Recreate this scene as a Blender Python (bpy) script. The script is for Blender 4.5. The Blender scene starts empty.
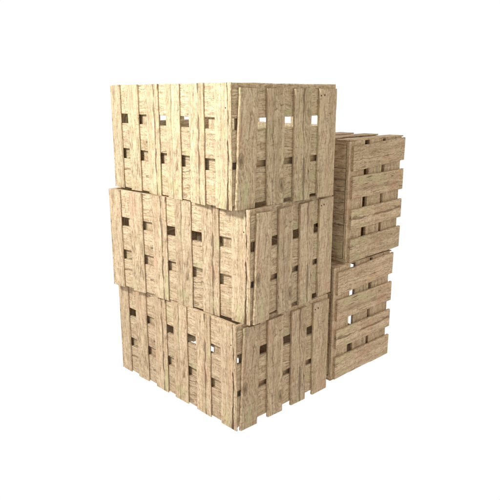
import bpy, math, random
from mathutils import Matrix, Vector, noise

S = 0.5                      # crate height in metres; every length below is in crate heights
W, D, H = 1.846, 1.218, 1.0
TW, TD, TB = 0.013, 0.027, 0.034
sc = bpy.context.scene
col = sc.collection

# ------------------------------------------------------------------ materials
class NT:
    def __init__(self, name):
        self.m = bpy.data.materials.new(name); self.m.use_nodes = True
        self.t = self.m.node_tree; self.t.nodes.clear()
    def n(self, typ, **kw):
        nd = self.t.nodes.new(typ)
        for k, v in kw.items(): setattr(nd, k, v)
        return nd
    def put(self, sock, v):
        if isinstance(v, bpy.types.NodeSocket): self.t.links.new(v, sock)
        elif v is not None: sock.default_value = v
    def math(self, op, a, b=None, c=None, clamp=False):
        nd = self.n('ShaderNodeMath', operation=op, use_clamp=clamp)
        self.put(nd.inputs[0], a); self.put(nd.inputs[1], b)
        if c is not None: self.put(nd.inputs[2], c)
        return nd.outputs[0]
    def noise(self, vec, scale, detail=3, rough=.5, dist=0):
        nd = self.n('ShaderNodeTexNoise'); self.put(nd.inputs['Vector'], vec)
        nd.inputs['Scale'].default_value = scale; nd.inputs['Detail'].default_value = detail
        nd.inputs['Roughness'].default_value = rough; nd.inputs['Distortion'].default_value = dist
        return nd.outputs['Fac']
    def ramp(self, f, a, b, lo=0., hi=1.):
        nd = self.n('ShaderNodeMapRange', interpolation_type='SMOOTHSTEP')
        self.put(nd.inputs[0], f); nd.inputs[1].default_value = a; nd.inputs[2].default_value = b
        nd.inputs[3].default_value = lo; nd.inputs[4].default_value = hi
        return nd.outputs[0]
    def mix(self, f, a, b, mode='MIX'):
        nd = self.n('ShaderNodeMix', data_type='RGBA', blend_type=mode)
        self.put(nd.inputs[0], f)
        for s, v in ((nd.inputs[6], a), (nd.inputs[7], b)):
            self.put(s, v if isinstance(v, bpy.types.NodeSocket) else (*v, 1))
        return nd.outputs[2]
    def vec(self, x, y, z):
        nd = self.n('ShaderNodeCombineXYZ')
        for i, v in enumerate((x, y, z)): self.put(nd.inputs[i], v)
        return nd.outputs[0]

def wood():
    k = NT('weathered_wood')
    tc = k.n('ShaderNodeTexCoord'); sp = k.n('ShaderNodeSeparateXYZ')
    mp = k.n('ShaderNodeVectorMath', operation='SCALE'); k.put(mp.inputs[0], tc.outputs['Object']); mp.inputs['Scale'].default_value = 1 / S
    k.put(sp.inputs[0], mp.outputs[0]); x, y, z = sp.outputs
    def attr(nm):
        a = k.n('ShaderNodeAttribute', attribute_name=nm); return a.outputs['Fac']
    seed, crack, crackx, cross = attr('seed'), attr('crack'), attr('crackx'), attr('cross')
    sx = k.math('MULTIPLY', seed, 17.3); sz = k.math('MULTIPLY', seed, 41.7)
    X = k.math('ADD', x, sx); Z = k.math('ADD', z, sz)
    # knots: a few stretched cells that the grain bends round
    kv = k.vec(k.math('MULTIPLY', X, 3.4), k.math('MULTIPLY', y, 3.), k.math('MULTIPLY', Z, 1.7))
    vo = k.n('ShaderNodeTexVoronoi'); k.put(vo.inputs['Vector'], kv); vo.inputs['Scale'].default_value = 1.0
    kd = vo.outputs['Distance']; kcol = k.n('ShaderNodeSeparateColor'); k.put(kcol.inputs[0], vo.outputs['Color'])
    kon = k.ramp(kcol.outputs[0], .50, .62)
    halo = k.math('MULTIPLY', k.ramp(kd, .06, .42, 1, 0), kon)
    # slow sideways wander of the grain
    w1 = k.noise(k.vec(k.math('MULTIPLY', X, 1.6), y, k.math('MULTIPLY', Z, 1.9)), 1.6, 3, .55)
    w2 = k.noise(k.vec(k.math('MULTIPLY', X, 3), y, k.math('MULTIPLY', Z, 5)), 2.2, 2, .5)
    wx = k.math('ADD', k.math('MULTIPLY', k.math('SUBTRACT', w1, .5), .09), k.math('MULTIPLY', k.math('SUBTRACT', w2, .5), .012))
    XX = k.math('ADD', k.math('ADD', X, wx), k.math('MULTIPLY', halo, .035))
    g = lambda sxx, szz: k.vec(k.math('MULTIPLY', XX, sxx), k.math('MULTIPLY', y, sxx), k.math('MULTIPLY', Z, szz))
    broad = k.noise(g(17, 1.0), 1, 3, .55)
    mid = k.noise(g(66, 5), 1, 5, .7)
    fine = k.noise(g(190, 14), 1, 4, .75)
    fleck = k.noise(g(75, 24), 1, 4, .75)
    patch = k.noise(k.vec(k.math('MULTIPLY', X, 2.5), y, Z), 2.1, 3, .55)
    patch2 = k.noise(k.vec(k.math('MULTIPLY', X, 2.), y, k.math('ADD', Z, 9.)), 2.7, 2, .5)
    pale, mid_c, tan, dk = (.565, .440, .295), (.44, .322, .205), (.285, .190, .108), (.085, .046, .02)
    c = k.mix(k.ramp(broad, .34, .66), mid_c, pale)
    c = k.mix(k.ramp(mid, .50, .64, 0, .8), c, tan)
    c = k.mix(k.ramp(mid, .34, .45, .6, 0), c, (.60, .475, .315))
    c = k.mix(k.ramp(fine, .50, .62, 0, .8), c, (.20, .122, .06))
    # wide worn areas crossed by short saw marks and flecks
    worn = k.math('MAXIMUM', k.ramp(patch, .52, .62), k.math('MULTIPLY', cross, .8))
    worn = k.math('MAXIMUM', worn, .5)
    saw = k.noise(k.vec(k.math('MULTIPLY', X, 14), y, k.math('MULTIPLY', Z, 46)), 1, 4, .7, .7)
    c = k.mix(k.math('MULTIPLY', worn, k.ramp(saw, .54, .66, 0, .65)), c, (.14, .085, .042))
    c = k.mix(k.math('MULTIPLY', worn, k.ramp(saw, .34, .44, .60, 0)), c, (.64, .52, .36))
    c = k.mix(k.math('MULTIPLY', k.ramp(fleck, .62, .72), k.math('ADD', k.math('MULTIPLY', worn, .55), .25)), c, (.12, .07, .03))
    # stains of the timber: greenish, rosy, yellow, grey
    c = k.mix(k.ramp(patch2, .56, .70, 0, .55), c, (.41, .375, .20))
    c = k.mix(k.ramp(patch2, .44, .28, 0, .48), c, (.46, .26, .165))
    c = k.mix(k.math('MULTIPLY', k.ramp(patch, .40, .28), .38), c, (.52, .40, .18))
    # fissures along the grain
    fleck2 = k.noise(g(85, 24), 1, 5, .78)
    c = k.mix(k.ramp(fleck2, .57, .65, 0, .75), c, (.125, .075, .036))
    c = k.mix(k.ramp(fleck2, .34, .42, .75, 0), c, (.66, .54, .38))
    f1 = k.noise(g(13, .6), 1, 2, .5)
    fb = k.noise(k.vec(k.math('MULTIPLY', X, 5), y, k.math('MULTIPLY', Z, 5)), 1, 2)
    fis = k.math('MULTIPLY', k.ramp(k.math('ABSOLUTE', k.math('SUBTRACT', f1, .5)), .003, .014, 1, 0), k.ramp(fb, .48, .58))
    # one long bark-dark seam on planks that carry it
    cw = k.noise(k.vec(sx, 0., Z), 3.1, 4, .55)
    cpos = k.math('ADD', crackx, k.math('MULTIPLY', k.math('SUBTRACT', cw, .5), .085))
    cwid = k.ramp(k.noise(k.vec(sz, 2., Z), 6.3, 3), .32, .62, .0, .014)
    dd = k.math('DIVIDE', k.math('ABSOLUTE', k.math('SUBTRACT', x, cpos)), k.math('ADD', cwid, .0016))
    seam = k.math('MULTIPLY', k.ramp(dd, .55, 1.15, 1, 0), crack)
    knot = k.math('MULTIPLY', k.ramp(k.math('ADD', kd, k.math('MULTIPLY', fleck, .10)), .09, .17, 1, 0), kon)
    ring = k.math('MULTIPLY', k.math('MULTIPLY', halo, .45), k.ramp(k.math('SINE', k.math('MULTIPLY', kd, 75)), 0, .8))
    c = k.mix(ring, c, (.19, .115, .055))
    dark = k.math('MAXIMUM', k.math('MAXIMUM', k.math('MULTIPLY', fis, .7), seam), k.math('MULTIPLY', knot, .6))
    c = k.mix(dark, c, dk)
    # every crate its own slight shade
    oi = k.n('ShaderNodeObjectInfo')
    c = k.mix(1., c, oi.outputs['Color'], 'MULTIPLY')
    hs = k.n('ShaderNodeHueSaturation'); k.put(hs.inputs['Color'], c)
    k.put(hs.inputs['Value'], k.ramp(oi.outputs['Random'], 0, 1, .94, 1.06))
    hs.inputs['Saturation'].default_value = 1.0
    h = k.math('SUBTRACT', k.math('ADD', k.math('MULTIPLY', mid, -.35), k.math('MULTIPLY', saw, k.math('MULTIPLY', worn, -.35))), dark)
    h = k.math('SUBTRACT', h, k.math('MULTIPLY', fine, .25))
    bp = k.n('ShaderNodeBump'); bp.inputs['Strength'].default_value = .6; bp.inputs['Distance'].default_value = .0042
    k.put(bp.inputs['Height'], h)
    b = k.n('ShaderNodeBsdfPrincipled'); k.put(b.inputs['Base Color'], hs.outputs[0]); b.inputs['Roughness'].default_value = .82
    b.inputs['Specular IOR Level'].default_value = .25; k.put(b.inputs['Normal'], bp.outputs[0])
    o = k.n('ShaderNodeOutputMaterial'); k.put(o.inputs[0], b.outputs[0])
    return k.m

def iron():
    k = NT('rusty_iron')
    tc = k.n('ShaderNodeTexCoord'); f = k.noise(tc.outputs['Object'], 900, 3)
    b = k.n('ShaderNodeBsdfPrincipled'); k.put(b.inputs['Base Color'], k.mix(f, (.05, .03, .02), (.16, .08, .04)))
    b.inputs['Roughness'].default_value = .7; b.inputs['Metallic'].default_value = .4
    o = k.n('ShaderNodeOutputMaterial'); k.put(o.inputs[0], b.outputs[0]); return k.m

def glow_white():
    k = NT('glowing_white')
    e = k.n('ShaderNodeEmission'); e.inputs[0].default_value = (1, 1, 1, 1); e.inputs[1].default_value = 1.0  # the floor itself emits white, so no shadow falls on it
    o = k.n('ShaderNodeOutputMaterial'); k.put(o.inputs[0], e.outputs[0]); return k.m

WOOD, IRON, GLOW = wood(), iron(), glow_white()

# ------------------------------------------------------------------ plank mesh
def plank(name, w, l, t, seed, parent, M, crack=0., crackx=0., cross=0., wob=.0045, taper=0.):
    """a sawn plank: local x its width, y its thickness, z its length, all centred"""
    rnd = random.Random(seed)
    n = max(8, int(l * 26)); c = min(.0045, t * .2)
    off = rnd.random() * 90
    vs, fs = [], []
    tilt0, tilt1 = rnd.uniform(-.004, .004), rnd.uniform(-.004, .004)
    bow = rnd.uniform(-.002, .002)
    for i in range(n + 1):
        u = i / n; z = -l / 2 + l * u
        ea = noise.noise((off, z * 4, 0)) * wob + noise.noise((off, z * 16, 5)) * wob * .5
        eb = noise.noise((off + 9, z * 4, 0)) * wob + noise.noise((off + 9, z * 16, 5)) * wob * .5
        th = noise.noise((off + 20, z * 7, 0)) * .0016
        b = bow * (1 - (2 * u - 1) ** 2)
        x0, x1 = -w / 2 + ea + taper * (u - .5), w / 2 + eb + taper * (u - .5)
        y0, y1 = -t / 2 + b + th, t / 2 + b
        ring = [(x0, y0 + c), (x0 + c, y0), (0, y0 + noise.noise((off + 30, z * 9, 0)) * .0012), (x1 - c, y0), (x1, y0 + c),
                (x1, y1 - c), (x1 - c, y1), (0, y1), (x0 + c, y1), (x0, y1 - c)]
        for (px, py) in ring:
            zz = z
            if i == 0: zz += tilt0 * px / w * 2 + (c * .7 if px in (x0, x1) or abs(py) >= t / 2 - .0001 else 0) * 0
            if i == n: zz += tilt1 * px / w * 2
            vs.append((px * S, py * S, zz * S))
    R = 10
    for i in range(n):
        for j in range(R):
            a, b2 = i * R + j, i * R + (j + 1) % R
            fs.append((a, b2, b2 + R, a + R))
    fs.append(tuple(range(R))[::-1]); fs.append(tuple(n * R + j for j in range(R)))
    me = bpy.data.meshes.new(name); me.from_pydata(vs, [], fs); me.update()
    for nm, v in (('seed', rnd.random()), ('crack', crack), ('crackx', crackx), ('cross', cross)):
        a = me.attributes.new(nm, 'FLOAT', 'POINT'); a.data.foreach_set('value', [v] * len(vs))
    me.materials.append(WOOD)
    o = bpy.data.objects.new(name, me); col.objects.link(o)
    o.parent = parent; o.matrix_local = M
    return o

def nail(parent, x, y, z, r=.0075):
    vs, fs = [(0, -.004 * S, 0)], []
    k = 10
    for i in range(k):
        a = 2 * math.pi * i / k; vs.append((r * .7 * math.cos(a) * S, -.0035 * S, r * .7 * math.sin(a) * S))
    for i in range(k):
        a = 2 * math.pi * i / k; vs.append((r * .85 * math.cos(a) * S, .002 * S, r * .85 * math.sin(a) * S))
    for i in range(k):
        j = (i + 1) % k
        fs += [(0, 1 + i, 1 + j), (1 + i, 1 + k + i, 1 + k + j, 1 + j)]
    me = bpy.data.meshes.new('nail'); me.from_pydata(vs, [], fs); me.materials.append(IRON)
    o = bpy.data.objects.new('nail', me); col.objects.link(o); o.parent = parent
    o.location = (x * S, y * S, z * S); return o

def MT(loc, ax, ay, az):
    m = Matrix.Identity(4)
    for i, v in enumerate((ax, ay, az)):
        for r in range(3): m[r][i] = v[r]
    for r in range(3): m[r][3] = loc[r] * S
    return m

# ------------------------------------------------------------------ crate
WS = [(0, .112), (.19, .30), (.372, .485), (.548, .655), (.73, .83), (.905, 1.0)]     # slats of a long side, from the near corner
DS = [(.030, .199), (.295, .458), (.557, .728), (.815, 1.0)]                            # slats of a short side
DL = [(.025, .222), (.284, .465), (.552, .722), (.805, 1.0)]
BZ = [(.034, .330), (.385, .640), (.730, 1.0)]
BL = [(.030, .350), (.40, .645), (.732, 1.0)]
BW = [(.006, .296), (.395, .640), (.730, 1.0)]
def make_crate():
    root = bpy.data.objects.new('slatted_wooden_crate', None); col.objects.link(root)
    root.empty_display_size = .1
    X, Y, Z = (1, 0, 0), (0, 1, 0), (0, 0, 1); nX, nY, nZ = (-1, 0, 0), (0, -1, 0), (0, 0, -1)
    sd = 100
    # long sides: the near one (-y) and the far one (+y)
    for side in (-1, 1):
        for i, (a, b) in enumerate(WS):
            cx = W / 2 - W * (a + b) / 2
            M = MT((cx, side * (D / 2 + TW / 2), .5), X, Y, Z) if side < 0 else MT((cx, side * (D / 2 + TW / 2), .5), nX, nY, Z)
            w = W * (b - a)
            o = plank('slat', w, 1.0, TW, sd, root, M,
                      crack=(1. if i == 0 else (.75 if i in (1, 3) else (.35 if i == 2 else 0.))), crackx=(.062 if i == 0 else (-.02, .03)[i % 2]), wob=.005)
            if i == 0 and side < 0: nail(o, .038, -TW / 2, .31); 
            sd += 1
        for (z0, z1) in BW:
            # the cross boards lie behind the slats; x of the plank runs up, z along the side
            plank('cross_board', z1 - z0, W - 2 * TB - .004, TB, sd, root, MT((0, side * (D / 2 - TB / 2 - .002), (z0 + z1) / 2), Z, Y if side < 0 else nY, nX if side < 0 else X), cross=1., wob=.003); sd += 1
    for side in (1, -1):
        for i, (a, b) in enumerate(DS if side > 0 else DL):
            cy = -D / 2 + D * (a + b) / 2
            ax, ay = (Y, nX) if side > 0 else (nY, X)
            o = plank('slat', D * (b - a), .962, TD, sd, root, MT((side * (D / 2 * 0 + W / 2 + TD / 2), cy, .962 / 2), ax, ay, Z),
                      crack=(.25 if i == 1 else (.6 if i == 2 else 0.)), crackx=(.05, -.03, .01, .02)[i], wob=.005, taper=(.045 * side if i == 0 else 0))
            if i == 3 and side > 0: nail(o, -.10, -TD / 2, .42, .0095); nail(o, -.055, -TD / 2, .425, .0095)
            sd += 1
        for (z0, z1) in (BZ if side > 0 else BL):
            plank('cross_board', z1 - z0, D, TB, sd, root, MT((side * (W / 2 - TB / 2), 0, (z0 + z1) / 2), Z, nX if side > 0 else X, nY if side > 0 else Y), cross=1., wob=.003); sd += 1
    # made-up low rails and posts inside, added so the slots look less dark
    for side in (-1, 1):
        plank('added_rail', .20, W - 2 * TB - .004, .022, sd, root, MT((0, side * (D / 2 - TB - .014), .350), Z, Y if side < 0 else nY, nX if side < 0 else X), cross=.6, wob=.002); sd += 1
        plank('added_rail', .20, D - 2 * TB - .060, .022, sd, root, MT((side * (W / 2 - TB - .014), 0, .357), Z, nX if side > 0 else X, nY if side > 0 else Y), cross=.6, wob=.002); sd += 1
        plank('added_post', .13, .46, .022, sd, root, MT((side * (W / 2 - TB - .014), -D / 2 + TB + .10, .715), Y if side > 0 else nY, nX if side > 0 else X, Z), cross=.3, wob=.002); sd += 1
        for a, w_ in ((.150, .16), (.775, .38)):
            if side > 0: continue
            cx = W / 2 - W * a
            plank('added_post', w_, .46, .022, sd, root, MT((cx if side < 0 else -cx, side * (D / 2 - TB - .014), .715), X if side < 0 else nX, Y if side < 0 else nY, Z), cross=.3, wob=.002); sd += 1
    # closed ends: planks laid lengthwise between the walls
    inner = D - 2 * TB - .008
    for nm, zc in (('top_plank', 1.0 - .018), ('bottom_plank', .035 + .018)):
        n, gap = (5, .002) if nm == 'top_plank' else (4, .125)
        pw = (inner - gap * (n - 1)) / n
        for i in range(n):
            cy = -inner / 2 + pw / 2 + i * (pw + gap)
            plank(nm, pw, W - 2 * TB - .012, .028, sd, root, MT((0, cy, zc), nY, Z, nX) if nm == 'top_plank' else MT((0, cy, zc), Y, Z, X), crack=.5 * (i % 2), cross=.3, wob=.003); sd += 1
    return root

def copy_tree(o, parent=None, skip=()):
    c = o.copy(); col.objects.link(c)
    if parent is not None:
        c.parent = parent; c.matrix_parent_inverse = o.matrix_parent_inverse.copy()
    for ch in list(o.children):
        if ch.name.split('.')[0] not in skip: copy_tree(ch, c)
    return c

def world_matrix(origin, ax, ay, az):
    m = Matrix.Identity(4)
    for i, v in enumerate((ax, ay, az)):
        for r in range(3): m[r][i] = v[r]
    for r in range(3): m[r][3] = origin[r]
    return m

base = make_crate()
uprights = [   # near corner x, y, turn, tier, label
    (-.1104, 4.8044, .8015, 0, 'bottom crate of the tall front stack, upright slats, standing on the white floor'),
    (.0064, 4.8212, .6952, 1, 'middle crate of the tall front stack, turned slightly so it overhangs the one below'),
    (-.1386, 4.7967, .8374, 2, 'highest crate of all, upright slats, on top of the tall front stack')]
for i, (cx, cy, r, tier, lab) in enumerate(uprights):
    o = copy_tree(base, skip=('top_plank',) if tier == 0 else ('top_plank', 'bottom_plank'))   # open frames, one above the other
    ax = Vector((math.cos(r), -math.sin(r), 0)); ay = Vector((math.sin(r), math.cos(r), 0))
    c = Vector((cx, cy, 0)) - ax * W / 2 + ay * D / 2
    o.matrix_world = world_matrix(((c.x) * S, (c.y) * S, tier * H * S + tier * .0008), ax, ay, (0, 0, 1))
    o['label'] = lab; o['category'] = 'crate'; o['group'] = 'wooden slatted crates in two stacks'
DB = D + 2 * TW
laid = [
    (.8433, 5.7745, .8146, 0, 'lower crate of the short rear stack, lying on its side with level slats'),
    (.9622, 5.8684, .7648, 1, 'upper crate of the short rear stack, lying on its side with level slats')]
for (cx, cy, r, tier, lab) in laid:
    o = copy_tree(base)
    Xw = Vector((math.cos(r), -math.sin(r), 0)); R = Vector((math.sin(r), math.cos(r), 0))
    # crate x points away from us, its top faces left-front, its near long side faces up
    ax, az = -Xw, -R; ay = az.cross(ax)
    # crate origin: centre of its bottom; the near corner column is at -x side, top end
    c = Vector((cx, cy, 0)) - Xw * W / 2 + R * H
    o.matrix_world = world_matrix((c.x * S, c.y * S, (DB / 2 + tier * DB) * S + tier * .0008), ax, ay, az)
    o['label'] = lab; o['category'] = 'crate'; o['group'] = 'wooden slatted crates in two stacks'
# colour multiplier per crate: front stack upwards, then the rear stack
tones = {0: (.98, .94, .88), 1: (1.01, .99, .93), 2: (1.02, 1.02, .93), 3: (1.02, .96, .89), 4: (1.0, .95, .86)}
crates = [o for o in col.objects if o.get('category') == 'crate']
crates.sort(key=lambda o: (o.matrix_world.translation.y > 2.72 + .5, o.matrix_world.translation.z))
for i, o in enumerate(crates):
    for ch in o.children_recursive: ch.color = (*tones[i], 1)
for ch in list(base.children_recursive) + [base]: bpy.data.objects.remove(ch)      # the pattern crate itself is not part of the scene

# ------------------------------------------------------------------ setting
def ground():
    n = 64; R = 120.
    vs = [(0, 0, -.002)] + [(R * math.cos(2 * math.pi * i / n), R * math.sin(2 * math.pi * i / n), -.002) for i in range(n)]
    me = bpy.data.meshes.new('ground'); me.from_pydata(vs, [], [(0, 1 + i, 1 + (i + 1) % n) for i in range(n)]); me.materials.append(GLOW)
    o = bpy.data.objects.new('ground', me); col.objects.link(o); o['kind'] = 'structure'
    o['label'] = 'plain white studio floor, glowing evenly so no shadow shows'
ground()

w = bpy.data.worlds.new('World'); sc.world = w; w.use_nodes = True
bg = w.node_tree.nodes['Background']; bg.inputs[0].default_value = (1, 1, 1, 1); bg.inputs[1].default_value = 1.0

# one softbox far to the left front
ld = bpy.data.lights.new('key_lamp', 'AREA'); ld.shape = 'SQUARE'; ld.size = .3
dirn = Vector((-.62, -.55, .56)).normalized(); dist = 2.3
tgt = Vector((-.35, 2.6, 1.2))
lo = bpy.data.objects.new('key_lamp', ld); col.objects.link(lo)
lo.location = tgt + dirn * dist; lo.rotation_euler = (-dirn).to_track_quat('-Z', 'Y').to_euler()
ld.energy = 6.4 * math.pi * dist ** 2 ; ld.color = (.90, .95, 1.0)

# ------------------------------------------------------------------ camera
cd = bpy.data.cameras.new('camera'); cam = bpy.data.objects.new('camera', cd); col.objects.link(cam)
cd.sensor_width = 36; cd.sensor_fit = 'HORIZONTAL'; cd.lens = 601.367 / 500 * 36
cam.location = (0, 0, 2.9142 * S); cam.rotation_euler = (math.pi / 2 - .253, 0, 0)
cd.clip_start = .05; cd.clip_end = 500
sc.camera = cam
sc.cycles.max_bounces = 16; sc.cycles.diffuse_bounces = 12
sc.view_settings.view_transform = 'Standard'; sc.view_settings.look = 'None'
sc.view_settings.exposure = 0; sc.view_settings.gamma = 1
